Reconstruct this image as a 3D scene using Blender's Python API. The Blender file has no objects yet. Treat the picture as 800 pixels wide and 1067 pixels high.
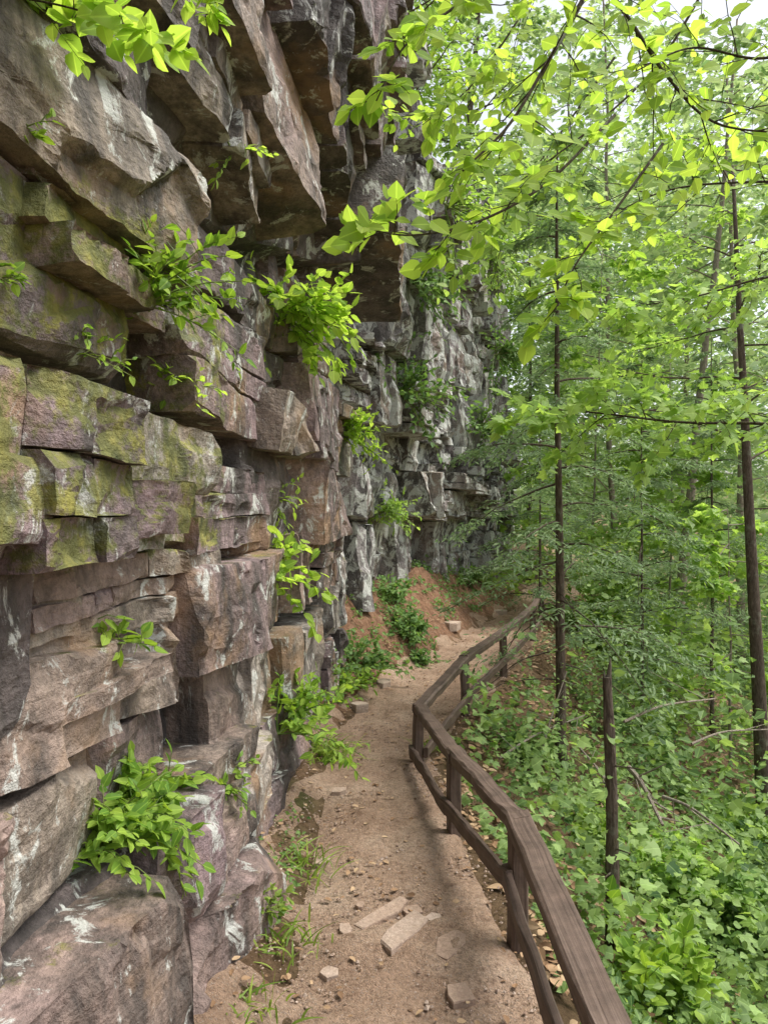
import bpy, bmesh, math, random
import numpy as np
from mathutils import Vector
rng = np.random.default_rng(11); random.seed(11)
S = bpy.context.scene; COL = S.collection
F = 776.; CX = 400.; CY = 533.5; H = 1.6
def P(px, py, d): return np.array([(px-CX)/F*d, d, H-(py-CY)/F*d])
def nrm(v): return v/np.maximum(np.linalg.norm(v, axis=-1, keepdims=True), 1e-9)
def sm(t): t = np.clip(t, 0, 1); return t*t*(3-2*t)
# ------------------------------------------------------------------ noise
def h2(ix, iy, seed):
    n = (ix.astype(np.int64)*374761393+iy.astype(np.int64)*668265263+seed*974634541) & 0xffffffff
    n = ((n ^ (n >> 13))*1274126177) & 0xffffffff
    n = n ^ (n >> 16)
    n = (n*1103515245+12345) & 0xffffffff
    n = n ^ (n >> 15)
    return (n & 0xffffff)/float(0xffffff)
def vn(u, v, seed):
    u = np.asarray(u, float); v = np.asarray(v, float)
    iu = np.floor(u); iv = np.floor(v); fu = u-iu; fv = v-iv
    fu = fu**3*(fu*(fu*6-15)+10); fv = fv**3*(fv*(fv*6-15)+10)
    a = h2(iu, iv, seed); b = h2(iu+1, iv, seed); c = h2(iu, iv+1, seed); d = h2(iu+1, iv+1, seed)
    return 2*((a*(1-fu)+b*fu)*(1-fv)+(c*(1-fu)+d*fu)*fv)-1
def fbm(u, v, seed, oc=5, g=.5):
    r = 0; a = 1
    for i in range(oc):
        r = r+a*vn(u*2**i+i*17.3, v*2**i-i*9.1, seed+i); a *= g
    return r
def facet(u, v, seed, g, w=.12):
    iu = np.floor(u); iv = np.floor(v)
    F1 = np.full(u.shape, 9.); F2 = F1.copy(); A1 = np.zeros(u.shape); A2 = A1.copy()
    for i in (-1, 0, 1):
        for j in (-1, 0, 1):
            a = iu+i; b = iv+j
            du = u-(a+.1+.8*h2(a, b, seed)); dv = v-(b+.1+.8*h2(a, b, seed+1))
            d = np.sqrt(du*du+dv*dv)
            hh = du*(h2(a, b, seed+2)*2-1)*g+dv*(h2(a, b, seed+3)*2-1)*g+(h2(a, b, seed+4)*2-1)*g*.5
            c1 = d < F1; c2 = (~c1) & (d < F2)
            A2 = np.where(c1, A1, np.where(c2, hh, A2)); F2 = np.where(c1, F1, np.where(c2, d, F2))
            A1 = np.where(c1, hh, A1); F1 = np.where(c1, d, F1)
    return A1+(A2-A1)*.5*(1-sm((F2-F1)/w))
# ------------------------------------------------------------------ mesh builder
class MB:
    def __init__(s): s.V = []; s.L = []; s.Z = []; s.A = []; s.n = 0
    def add(s, V, L, Z, A=None):
        V = np.asarray(V, float); s.V.append(V); s.L.append(np.asarray(L, np.int64)+s.n); s.Z.append(np.asarray(Z, np.int64))
        s.A.append(np.zeros((len(V), 3)) if A is None else A); s.n += len(V)
    def obj(s, name, mat, parent=None, smooth=False):
        V = np.concatenate(s.V); L = np.concatenate(s.L); Z = np.concatenate(s.Z); A = np.concatenate(s.A)
        if parent is not None: V = V-np.array(parent.location)
        me = bpy.data.meshes.new(name)
        me.vertices.add(len(V)); me.vertices.foreach_set('co', V.astype(np.float32).ravel())
        me.loops.add(len(L)); me.loops.foreach_set('vertex_index', L.astype(np.int32))
        me.polygons.add(len(Z)); st = np.concatenate([[0], np.cumsum(Z)[:-1]])
        me.polygons.foreach_set('loop_start', st.astype(np.int32))
        me.polygons.foreach_set('use_smooth', np.full(len(Z), smooth))
        me.update(calc_edges=True)
        for k, nm in enumerate(('rnd', 'al', 'ar')):
            at = me.attributes.new(nm, 'FLOAT', 'POINT'); at.data.foreach_set('value', A[:, k].astype(np.float32))
        me.materials.append(mat)
        o = bpy.data.objects.new(name, me); COL.objects.link(o)
        if parent is not None: o.parent = parent
        return o
def grid_faces(nr, nc):
    i = np.arange(nr*nc).reshape(nr, nc)
    q = np.stack([i[:-1, :-1], i[:-1, 1:], i[1:, 1:], i[1:, :-1]], -1).reshape(-1, 4)
    return q.ravel(), np.full(len(q), 4)
def tag(o, label=None, cat=None, group=None, kind=None):
    if label: o['label'] = label
    if cat: o['category'] = cat
    if group: o['group'] = group
    if kind: o['kind'] = kind
    return o
def thing(name, label, cat, loc, group=None):
    o = bpy.data.objects.new(name, None); COL.objects.link(o); o.empty_display_size = .1
    o.location = tuple(float(c) for c in loc); return tag(o, label, cat, group)
# leaf templates: x across, y along, z normal
def T_ovate(w=.27, fold=.07, droop=.16, tip=.6):
    p = [(0, 0), (0, .35), (0, .7), (0, 1), (-w*.85, .2), (-w, .45), (-w*tip, .76), (w*.85, .2), (w, .45), (w*tip, .76)]
    V = np.array([(x, y, abs(x)/w*fold-droop*y*y) for x, y in p])
    f = [(0, 1, 5, 4), (1, 2, 6, 5), (2, 3, 6), (0, 7, 8, 1), (1, 8, 9, 2), (2, 9, 3)]
    return V, f
def T_maple():
    p = [(0, 0), (.22, .02), (.50, .16), (.38, .33), (.45, .62), (.24, .58), (0, 1), (-.24, .58), (-.45, .62), (-.38, .33), (-.50, .16), (-.22, .02)]
    V = np.array([(0, .36, 0)]+[(x, y, .10*abs(x)-.14*y*y) for x, y in p])
    return V, [(0, 1+i, 1+(i+1) % 12) for i in range(12)]
def T_dia(w=.3, fold=.06):
    V = np.array([(0, 0, 0), (w, .45, fold), (0, 1, -.1), (-w, .45, fold)])
    return V, [(0, 1, 2), (0, 2, 3)]
OV = T_ovate(.30, .06, .14); OVW = T_ovate(.37, .05, .1); OVB = T_ovate(.39, .05, .08, .58); MP = T_maple(); DI = T_dia(); NE = T_dia(.14, 0)
def leaves(mb, O, D, N, sc, tm, rnd=None):
    V, f = tm; n = len(O)
    if n == 0: return
    D = nrm(D); X = nrm(np.cross(D, N)); Z = np.cross(X, D)
    W = O[:, None]+sc[:, None, None]*(V[None, :, 0:1]*X[:, None]+V[None, :, 1:2]*D[:, None]+V[None, :, 2:3]*Z[:, None])
    k = len(V); fl = np.concatenate([np.array(a) for a in f]); z = np.array([len(a) for a in f])
    L = (fl[None]+(np.arange(n)*k)[:, None]).ravel()
    r = rng.random(n) if rnd is None else rnd
    A = np.zeros((n, k, 3)); A[:, :, 0] = r[:, None]; A[:, :, 1] = V[None, :, 1]; A[:, :, 2] = np.abs(V[None, :, 0])
    mb.add(W.reshape(-1, 3), L, np.tile(z, n), A.reshape(-1, 3))
def spray(mb, A, B, per, size, tm, lat=.8, rand=.35, down=.15, jit=0., upn=1., nrand=.5, nb=None):
    A = np.asarray(A, float); B = np.asarray(B, float); M = len(A)
    if M == 0: return
    i = np.repeat(np.arange(M), per); n = len(i)
    t = (np.tile(np.arange(per), M)+rng.random(n)*.6+.3)/per
    O = A[i]+(B[i]-A[i])*t[:, None]+rng.normal(size=(n, 3))*jit
    T = nrm(B-A)[i]; up = np.array([0, 0, 1.])
    sd = nrm(np.cross(T, np.tile(up, (n, 1)))+1e-6)*np.where(np.tile(np.arange(per), M) % 2 == 0, 1, -1)[:, None]
    last = (np.tile(np.arange(per), M) == per-1)[:, None]
    D = T*np.where(last, 1.2, .55)+sd*np.where(last, .1, lat)+rng.normal(size=(n, 3))*rand-up*down
    N = up*upn+rng.normal(size=(n, 3))*nrand
    if nb is not None: N = N+nb
    leaves(mb, O, D, N, size*(.55+.65*rng.random(n)), tm)
def tube(mb, pts, rad, sides=6, cap=False):
    pts = np.asarray(pts, float); n = len(pts); rad = np.broadcast_to(np.asarray(rad, float), (n,))
    T = nrm(np.gradient(pts, axis=0)); ref = np.array([0, 0, 1.]) if abs(T[0, 2]) < .9 else np.array([1., 0, 0])
    U = nrm(np.cross(T, ref)); W = np.cross(T, U)
    a = np.linspace(0, 2*np.pi, sides, endpoint=False)
    V = pts[:, None]+rad[:, None, None]*(np.cos(a)[None, :, None]*U[:, None]+np.sin(a)[None, :, None]*W[:, None])
    i = np.arange(n*sides).reshape(n, sides); j = np.roll(i, -1, 1)
    q = np.stack([i[:-1], j[:-1], j[1:], i[1:]], -1).reshape(-1, 4)
    L = q.ravel(); Z = np.full(len(q), 4)
    if cap: L = np.concatenate([L, i[0][::-1], i[-1]]); Z = np.concatenate([Z, [sides, sides]])
    A = np.zeros((n*sides, 3)); al = np.concatenate([[0], np.cumsum(np.linalg.norm(np.diff(pts, axis=0), axis=1))])
    A[:, 0] = rng.random(); A[:, 1] = np.repeat(al, sides); A[:, 2] = np.tile(a, n)
    mb.add(V.reshape(-1, 3), L, Z, A)
def curve(pts, n):
    pts = np.asarray(pts, float); k = len(pts)
    p = np.vstack([2*pts[0]-pts[1], pts, 2*pts[-1]-pts[-2]]); out = []
    for t in np.linspace(0, k-1-1e-6, n):
        i = int(t); f = t-i; a, b, c, d = p[i:i+4]
        out.append(.5*(2*b+(c-a)*f+(2*a-5*b+4*c-d)*f*f+(3*b-a-3*c+d)*f**3))
    return np.array(out)
# ------------------------------------------------------------------ materials
class NT:
    def __init__(s, name):
        s.m = bpy.data.materials.new(name); s.m.use_nodes = True; s.t = s.m.node_tree; s.t.nodes.clear()
        s.out = s.t.nodes.new('ShaderNodeOutputMaterial')
    def n(s, ty, props=None, **inp):
        x = s.t.nodes.new(ty)
        for k, v in (props or {}).items(): setattr(x, k, v)
        for k, v in inp.items():
            k = k.replace('_', ' ') if not k.startswith('i') or not k[1:].isdigit() else int(k[1:])
            s.set(x.inputs[k], v)
        return x
    def set(s, sock, v):
        if isinstance(v, bpy.types.NodeSocket): s.t.links.new(v, sock)
        elif isinstance(v, (tuple, list)) and len(v) == 3 and sock.type == 'RGBA': sock.default_value = (*v, 1)
        else: sock.default_value = v
    def coord(s, sx=1, sy=1, sz=1):
        tc = s.n('ShaderNodeTexCoord'); mp = s.n('ShaderNodeMapping'); s.t.links.new(tc.outputs['Object'], mp.inputs[0]); mp.inputs['Scale'].default_value = (sx, sy, sz)
        return mp.outputs[0]
    def noise(s, vec, scale, detail=4, rough=.55, dist=0):
        return s.n('ShaderNodeTexNoise', None, Vector=vec, Scale=scale, Detail=detail, Roughness=rough, Distortion=dist).outputs[0]
    def ramp(s, fac, stops):
        r = s.n('ShaderNodeValToRGB'); s.t.links.new(fac, r.inputs[0]); e = r.color_ramp.elements
        while len(e) < len(stops): e.new(.5)
        for x, (p, c) in zip(e, stops):
            x.position = p; x.color = (*c, 1) if isinstance(c, tuple) else (c, c, c, 1)
        return r.outputs[0]
    def mix(s, fac, a, b, bt='MIX'):
        x = s.n('ShaderNodeMix', {'data_type': 'RGBA', 'blend_type': bt}); s.set(x.inputs[0], fac); s.set(x.inputs[6], a); s.set(x.inputs[7], b); return x.outputs[2]
    def math(s, op, a, b=0., c=0.):
        x = s.n('ShaderNodeMath', {'operation': op}); s.set(x.inputs[0], a); s.set(x.inputs[1], b); s.set(x.inputs[2], c); return x.outputs[0]
    def attr(s, nm): return s.n('ShaderNodeAttribute', {'attribute_name': nm}).outputs['Fac']
    def bump(s, h, st, dist):
        return s.n('ShaderNodeBump', None, Height=h, Strength=st, Distance=dist).outputs[0]
    def done(s, col, rough=.8, spec=.25, normal=None):
        b = s.n('ShaderNodeBsdfPrincipled'); s.set(b.inputs['Base Color'], col); s.set(b.inputs['Roughness'], rough); s.set(b.inputs['Specular IOR Level'], spec)
        if normal is not None: s.set(b.inputs['Normal'], normal)
        s.t.links.new(b.outputs[0], s.out.inputs[0]); return s.m
def leafmat(name, c0, c1, tr=.45, tint=(1.5, 1.5, .8), rough=.5, vein=True):
    t = NT(name); r = t.attr('rnd'); c = t.mix(r, c0, c1)
    if vein: c = t.mix(t.ramp(t.attr('ar'), [(0, .4), (.04, 0.)]), c, tuple(min(1, x*1.7) for x in c1))
    b = t.n('ShaderNodeBsdfPrincipled'); t.set(b.inputs['Base Color'], c); b.inputs['Roughness'].default_value = rough; b.inputs['Specular IOR Level'].default_value = .2
    tl = t.n('ShaderNodeBsdfTranslucent'); t.set(tl.inputs[0], t.mix(1., c, tint, 'MULTIPLY'))
    ms = t.n('ShaderNodeMixShader'); ms.inputs[0].default_value = tr
    t.t.links.new(b.outputs[0], ms.inputs[1]); t.t.links.new(tl.outputs[0], ms.inputs[2]); t.t.links.new(ms.outputs[0], t.out.inputs[0])
    return t.m
M = {}
M['canopy'] = leafmat('canopy_leaf', (.21, .36, .055), (.43, .59, .12), .6, (1.5, 1.45, .85), .6)
M['cliffleaf'] = leafmat('cliff_leaf', (.12, .24, .035), (.31, .45, .07), .4)
M['shrub'] = leafmat('shrub_leaf', (.08, .16, .05), (.20, .33, .10), .4)
M['cover'] = leafmat('undergrowth_leaf', (.055, .12, .04), (.28, .41, .14), .4)
M['maple'] = leafmat('maple_leaf', (.20, .34, .08), (.39, .54, .17), .5)
M['hemlock'] = leafmat('hemlock_needle', (.13, .21, .10), (.29, .39, .21), .35, (1.2, 1.3, .95), vein=False)
M['far'] = leafmat('hazed_far_leaf', (.18, .30, .13), (.52, .64, .36), .45, (1.3, 1.3, .95), vein=False)  # paled greens: distance haze is put into the leaf colour
M['grass'] = leafmat('grass_blade', (.14, .24, .04), (.32, .42, .09), .4, vein=False)
def rockmat(name):
    t = NT(name); co = t.coord(); far = t.attr('ar')
    n1 = t.noise(co, 1.4, 4, .6); n2 = t.noise(co, 9, 6, .65); n3 = t.noise(co, 42, 5, .7)
    br = t.math('ADD', t.math('MULTIPLY', t.attr('rnd'), .75), t.math('MULTIPLY', n1, .35))
    c = t.ramp(br, [(.14, (.085, .075, .07)), (.30, (.175, .138, .136)), (.45, (.28, .205, .213)), (.58, (.285, .212, .178)), (.72, (.29, .245, .20)), (.9, (.42, .38, .345))])
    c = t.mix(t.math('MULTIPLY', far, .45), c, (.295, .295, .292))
    c = t.mix(1., c, t.ramp(n2, [(.28, .42), (.5, .95), (.72, 1.38)]), 'MULTIPLY')
    c = t.mix(1., c, t.ramp(n3, [(.32, .6), (.52, 1.), (.72, 1.28)]), 'MULTIPLY')
    st = t.ramp(t.noise(t.coord(3, 3, .8), 1.1, 6, .68), [(.455, 0.), (.585, .87)])
    c = t.mix(st, c, (.044, .039, .036))
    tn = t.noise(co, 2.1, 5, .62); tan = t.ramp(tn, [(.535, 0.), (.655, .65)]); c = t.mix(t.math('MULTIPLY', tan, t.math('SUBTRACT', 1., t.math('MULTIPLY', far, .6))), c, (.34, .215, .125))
    lb = t.math('ADD', t.noise(t.coord(1, 1, .7), 7.5, 8, .72, .6), t.math('MULTIPLY', far, .07))
    li = t.ramp(lb, [(.562, 0.), (.61, .85)]); c = t.mix(li, c, (.56, .58, .55))
    nz = t.n('ShaderNodeSeparateXYZ', None, i0=t.n('ShaderNodeNewGeometry').outputs['Normal']).outputs[2]
    mk = t.math('ADD', t.math('MULTIPLY', nz, .2), t.math('ADD', t.math('MULTIPLY', t.noise(co, 4.4, 8, .76), 1.25), t.math('MULTIPLY', t.attr('al'), .34)))
    mo = t.ramp(mk, [(.90, 0.), (1.05, 1.)])
    mc = t.ramp(n2, [(.3, (.035, .048, .012)), (.5, (.12, .13, .022)), (.7, (.30, .28, .045))])
    c = t.mix(t.math('MULTIPLY', mo, .88), c, mc)
    lam = t.noise(t.coord(3, 3, 45), 1., 3, .6)
    hgt = t.math('ADD', t.math('MULTIPLY', n3, .7), t.math('ADD', t.math('MULTIPLY', lam, .25), t.math('MULTIPLY', n2, .9)))
    return t.done(c, .7, .4, t.bump(hgt, .8, .03))
M['rock'] = rockmat('sandstone_rock')
def pathmat():
    t = NT('trodden_earth'); co = t.coord()
    c = t.ramp(t.noise(co, 2.2, 6, .65), [(.3, (.37, .245, .17)), (.5, (.51, .355, .255)), (.7, (.61, .46, .345))])
    c = t.mix(1., c, t.ramp(t.noise(co, 55, 6, .8), [(.3, .38), (.5, .98), (.7, 1.3)]), 'MULTIPLY')
    vo = t.n('ShaderNodeTexVoronoi', None, Vector=co, Scale=80.).outputs['Color']
    sp = t.ramp(t.noise(co, 120, 2, .6), [(.58, 0.), (.64, .55)]); c = t.mix(sp, c, t.mix(.8, t.ramp(vo, [(0, .4), (1, 1.)]), (.60, .47, .37), 'MULTIPLY'))
    c = t.mix(t.ramp(t.noise(co, 20, 6, .72), [(.54, 0.), (.68, .65)]), c, (.19, .115, .075))
    hg = t.math('ADD', t.noise(co, 45, 6, .78), t.math('MULTIPLY', t.noise(co, 160, 2, .7), .7))
    return t.done(c, .95, .1, t.bump(hg, 1., .03))
M['path'] = pathmat()
def groundmat():
    t = NT('forest_soil'); co = t.coord(); nn = t.noise(co, 12, 6, .7)
    c = t.ramp(t.noise(co, 3, 6, .7), [(.3, (.10, .065, .035)), (.5, (.21, .14, .08)), (.7, (.32, .225, .14))])
    red = t.ramp(nn, [(.3, (.16, .085, .052)), (.55, (.35, .20, .125)), (.75, (.47, .32, .22))])
    c = t.mix(t.attr('rnd'), c, red)
    gr = t.ramp(t.noise(co, 1.7, 6, .7), [(.5, 0.), (.62, .7)])
    c = t.mix(t.math('MULTIPLY', gr, t.attr('al')), c, (.10, .13, .04))
    n4 = t.noise(co, 36, 7, .78)
    c = t.mix(1., c, t.ramp(n4, [(.3, .4), (.5, 1.), (.72, 1.3)]), 'MULTIPLY')
    return t.done(c, .95, .15, t.bump(n4, 1., .06))
M['ground'] = groundmat()
def woodmat(name, a, b, c_, sc=16):
    t = NT(name)
    v = t.n('ShaderNodeCombineXYZ', None, X=t.math('MULTIPLY', t.attr('al'), 1.2), Y=t.math('MULTIPLY', t.attr('ar'), sc), Z=t.math('MULTIPLY', t.attr('rnd'), 17.)).outputs[0]
    g = t.noise(v, 1.3, 7, .65, .3); co = t.coord()
    c = t.ramp(g, [(.28, a), (.5, b), (.72, c_)])
    c = t.mix(1., c, t.ramp(t.noise(co, 11, 6, .65), [(.3, .6), (.65, 1.2)]), 'MULTIPLY')
    ck = t.ramp(g, [(.36, 0.), (.4, 1.)])
    return t.done(c, .6, .35, t.bump(t.math('ADD', t.math('MULTIPLY', ck, .4), t.math('ADD', g, t.math('MULTIPLY', t.noise(co, 90, 4, .7), .4))), .45, .005))
M['wood'] = woodmat('weathered_timber', (.06, .04, .031), (.105, .072, .057), (.16, .116, .095))
def barkmat(name, a, b, c_):
    t = NT(name); co = t.coord(1, 1, .22)
    n = t.noise(co, 60, 5, .7, .4)
    c = t.ramp(n, [(.3, a), (.5, b), (.7, c_)])
    c = t.mix(t.ramp(t.noise(t.coord(), 6, 5, .7), [(.55, 0.), (.66, .6)]), c, (.24, .26, .2))
    return t.done(c, .9, .15, t.bump(n, 1., .015))
M['bark'] = barkmat('dark_bark', (.045, .033, .027), (.105, .08, .063), (.18, .145, .12))
M['barkl'] = barkmat('pale_bark', (.14, .115, .09), (.25, .215, .175), (.38, .34, .29))
M['twig'] = barkmat('twig_bark', (.03, .025, .015), (.06, .048, .03), (.11, .09, .05))
M['stem'] = leafmat('green_stem', (.10, .17, .04), (.2, .22, .07), .1, vein=False)
def littermat():
    t = NT('dry_leaf'); c = t.ramp(t.attr('rnd'), [(0, (.12, .07, .04)), (.5, (.26, .16, .09)), (1., (.44, .32, .2))])
    return t.done(c, .8, .2)
M['litter'] = littermat()
def stonemat(nm, k):
    t = NT(nm); co = t.coord(); n = t.noise(co, 16, 6, .65)
    c = t.ramp(t.math('ADD', t.math('MULTIPLY', t.attr('rnd'), .6), t.math('MULTIPLY', n, .5)), [(.2, (.28*k, .19*k, .14*k)), (.5, (.46*k, .335*k, .255*k)), (.8, (.58*k, .465*k, .385*k))])
    c = t.mix(1., c, t.ramp(t.noise(co, 70, 5, .7), [(.3, .7), (.7, 1.15)]), 'MULTIPLY')
    return t.done(c, .85, .2, t.bump(t.math('ADD', n, t.noise(co, 60, 5, .7)), .7, .012))
M['stone'] = stonemat('path_stone', .82); M['grit'] = stonemat('path_grit', .82)
# ------------------------------------------------------------------ terrain
def Lx(y): return np.interp(y, [-3, 2.3, 3.6, 5.5, 7, 8.5, 10.6, 12.5, 15, 18, 60], [-.36, -.30, -.33, -.33, .08, .68, 1.4, 2.25, 2.95, 3.3, 9])
def Rx(y): return np.interp(y, [-3, 2.7, 3.7, 4.74, 5.9, 7.2, 9.2, 11, 12.5, 15, 18, 60], [.5, .46, .34, .24, .63, 1.13, 1.82, 2.32, 3.0, 3.9, 4.4, 11])
def bank(x, y):
    t = np.maximum(0, Lx(y)-x)
    return np.minimum(np.interp(y, [0, 5.2, 6.4, 7.2, 11, 14], [.45, .5, .9, 1.1, 1.1, .5])*t, np.interp(y, [0, 5.2, 6.4, 7.5, 11, 14], [.12, .18, .50, .76, .84, .45]))
def zg(x, y):
    x = np.asarray(x, float); y = np.asarray(y, float)
    tl = np.maximum(0, Lx(y)-x); t = np.maximum(0, x-Rx(y)-.10)
    z = bank(x, y)-9*(1-np.exp(-t*.80/9))+.16*np.maximum(0, t-22)
    amp = sm(np.maximum(tl*.7, t)/.6)
    return z+amp*(fbm(x*.9, y*.9, 3, 3)*.12+fbm(x*4, y*4, 5, 3)*.03)
def ax(segs):
    r = [np.linspace(a, b, n, endpoint=False) for a, b, n in segs]; r.append([segs[-1][1]]); return np.concatenate(r)
xs = ax([(-400, -20, 20), (-20, -3, 20), (-3, 5, 170), (5, 20, 70), (20, 60, 40), (60, 400, 30)])
ys = ax([(-300, -10, 20), (-10, -1, 30), (-1, 14, 300), (14, 40, 80), (40, 100, 30), (100, 500, 30)])
X, Y = np.meshgrid(xs, ys); Zg = zg(X, Y)
g = MB(); L, Z = grid_faces(len(ys), len(xs)); A = np.zeros((X.size, 3))
tl = np.maximum(0, Lx(Y)-X); A[:, 0] = (sm(tl/.1)*sm((15-Y)/2)*(.25+.75*sm((Y-4.5)/1.5))).ravel(); A[:, 1] = (sm((X-Rx(Y)-.3)/.5)+sm(tl/.1)*sm((5-Y)/1.)).ravel()
g.add(np.stack([X, Y, Zg], -1).reshape(-1, 3), L, Z, A); tag(g.obj('ground', M['ground'], smooth=True), kind='structure')
# path
yy = np.linspace(-2.5, 17, 900); uu = np.linspace(0, 1, 90); Y, U = np.meshgrid(yy, uu, indexing='ij')
el = Lx(Y)-.16-.16*sm((4.6-Y)/1.)+.07*fbm(Y*1.7, Y*0+3, 21, 3); er = Rx(Y)+.09+.05*fbm(Y*2, Y*0+8, 22, 3)
X = el+(er-el)*U
edge = np.minimum(U, 1-U)*(er-el)
Zp = np.maximum(zg(X, Y), bank(X, Y))+.010+.016*facet(X*9, Y*9, 31, 1., .3)*sm(edge/.1)+.020*fbm(X*3, Y*3, 41, 4)*sm(edge/.15)-.05*(1-sm(edge/.07))
Zp = np.maximum(Zp, np.where(edge > .1, .003, -1))
g = MB(); L, Z = grid_faces(len(yy), len(uu)); g.add(np.stack([X, Y, Zp], -1).reshape(-1, 3), L, Z)
tag(g.obj('path', M['path'], smooth=True), kind='structure')
# ------------------------------------------------------------------ cliff
WY = [-4, 0, 1.5, 2.5, 3.5, 5, 6.5, 8, 9.5, 11, 12.5, 13.5, 15, 18, 22]
WX = [-1.5, -1.05, -.87, -.75, -.65, -.56, -.52, -.2, .27, .92, 1.72, 2.12, 2.35, 2.45, 2.3]
yq = np.linspace(-4, 22, 2601); xq = np.interp(yq, WY, WX)
kq = np.ones(81)/81; xq = np.convolve(np.pad(xq, 40, mode='edge'), kq, 'valid')
sq = np.concatenate([[0], np.cumsum(np.hypot(np.diff(xq), np.diff(yq)))])
tx = np.gradient(xq, yq); nq = nrm(np.stack([np.ones_like(tx), -tx], -1))
ZT = lambda y: np.interp(y, [0, 1.5, 6, 6.6, 10, 13, 18], [4.5, 5, 7.2, 7.0, 6.8, 6.0, 5.])
zbf = lambda y: np.interp(y, [0, 1.45, 1.9, 3, 3.9, 5.5, 7], [2.30, 2.46, 2.50, 2.66, 2.90, 3.3, 3.45])
ptf = lambda y: np.interp(y, [0, 1.5, 2.4, 3.2, 4.5, 5.6, 6.1, 6.4], [.10, .13, .19, .29, .45, .62, .60, .35])
def lowprof(y, z):
    sh = np.interp(y, [1.4, 1.55], [.16, -.15])*sm((1.15-z)/.1)
    pn = np.interp(z-sh, [-.5, .3, .76, .83, .86, .95, 1.25, 1.47, 1.51, 1.55, 1.66, 1.74, 1.93, 1.95, 2.12, 2.14, 2.6], [.22, .25, .25, .22, .07, .05, .05, .05, .07, .18, .20, .15, .09, .06, .04, .02, .0])
    pb = np.interp(z, [-.5, .3, .62, .70, .74, .95, 1.0, 1.42, 1.46, 1.8, 1.83, 2.4, 2.42, 3.], [.17, .20, .19, .16, .04, .02, .11, .11, .03, .03, .06, .05, .0, .0])
    pm = np.interp(z, [-.5, .4, .7, .95, 1.0, 1.38, 1.42, 2.45, 2.48, 2.75, 2.78, 3.4], [.12, .10, .08, .03, .11, .13, .19, .20, .12, .08, .02, .02])
    w1 = sm((y-2.3)/.06); w2 = sm((y-3.35)/.1)
    return (pn*(1-w1)+pb*w1)*(1-w2)+pm*w2
def topprof(y, z):
    d = z-zbf(y); return ptf(y)*np.where(y > 5., 1., .40+.60*np.clip(d/1.3, 0, 1))+.04*d
def farprof(y, z, s):
    k = sm((y-6.9)/1.2)
    return k*(.30*fbm(s*.5, z*.45, 131, 3)+.28*sm((z-4.3)/.06)*sm((y-8.2)/.3)*sm((11.8-y)/.5))-.05*np.maximum(0, z-3)-.14*(1-k)
# the dark core behind the blocks
den = np.maximum(34, np.minimum(150, 350/np.maximum(yq, .3)**2)); cd = np.concatenate([[0], np.cumsum(den[:-1]*np.diff(yq))])
yc = np.interp(np.linspace(0, cd[-1], int(cd[-1])), cd, yq); NR = 420
Yc = np.repeat(yc[:, None], NR, 1); Zc = -.5+(ZT(yc)+.5)[:, None]*np.linspace(0, 1, NR)[None]; Sc = np.interp(Yc, yq, sq)
tp = sm((Zc-zbf(Yc)-.06)/.05); kf = sm((Yc-6.45)/.1)
D = (lowprof(Yc, Zc)*(1-tp)+topprof(Yc, Zc)*tp)*(1-kf)+farprof(Yc, Zc, Sc)*kf-.16-.06*kf
D += .05*facet(Sc*3, Zc*4, 201, .9, .05)+.025*fbm(Sc*4, Zc*4, 231, 4)
XB = np.interp(Yc, yq, xq); NX = np.interp(Yc, yq, nq[:, 0]); NY = np.interp(Yc, yq, nq[:, 1])
CXx = XB+NX*D; CYy = Yc+NY*D
cap = [(-.6, .25), (-2., .6), (-6, 1.4), (-16, 3.)]
XX = np.concatenate([CXx]+[(XB[:, -1:]+NX[:, -1:]*a) for a, b in cap], 1)
YY = np.concatenate([CYy]+[(Yc[:, -1:]+NY[:, -1:]*a*.3) for a, b in cap], 1)
ZZ = np.concatenate([Zc]+[(Zc[:, -1:]+b) for a, b in cap], 1)
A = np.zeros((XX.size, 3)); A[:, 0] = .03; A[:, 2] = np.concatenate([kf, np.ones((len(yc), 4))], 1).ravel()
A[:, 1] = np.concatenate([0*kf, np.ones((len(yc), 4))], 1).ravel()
rock = MB(); L, Z = grid_faces(XX.shape[0], XX.shape[1]); rock.add(np.stack([XX, YY, ZZ], -1).reshape(-1, 3), L.reshape(-1, 4)[:, ::-1].ravel(), Z, A)
pick_v = [np.stack([CXx, CYy, Zc], -1).reshape(-1, 3)]; pick_n = [np.stack([NX, NY, 0*NX], -1).reshape(-1, 3)]
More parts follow.
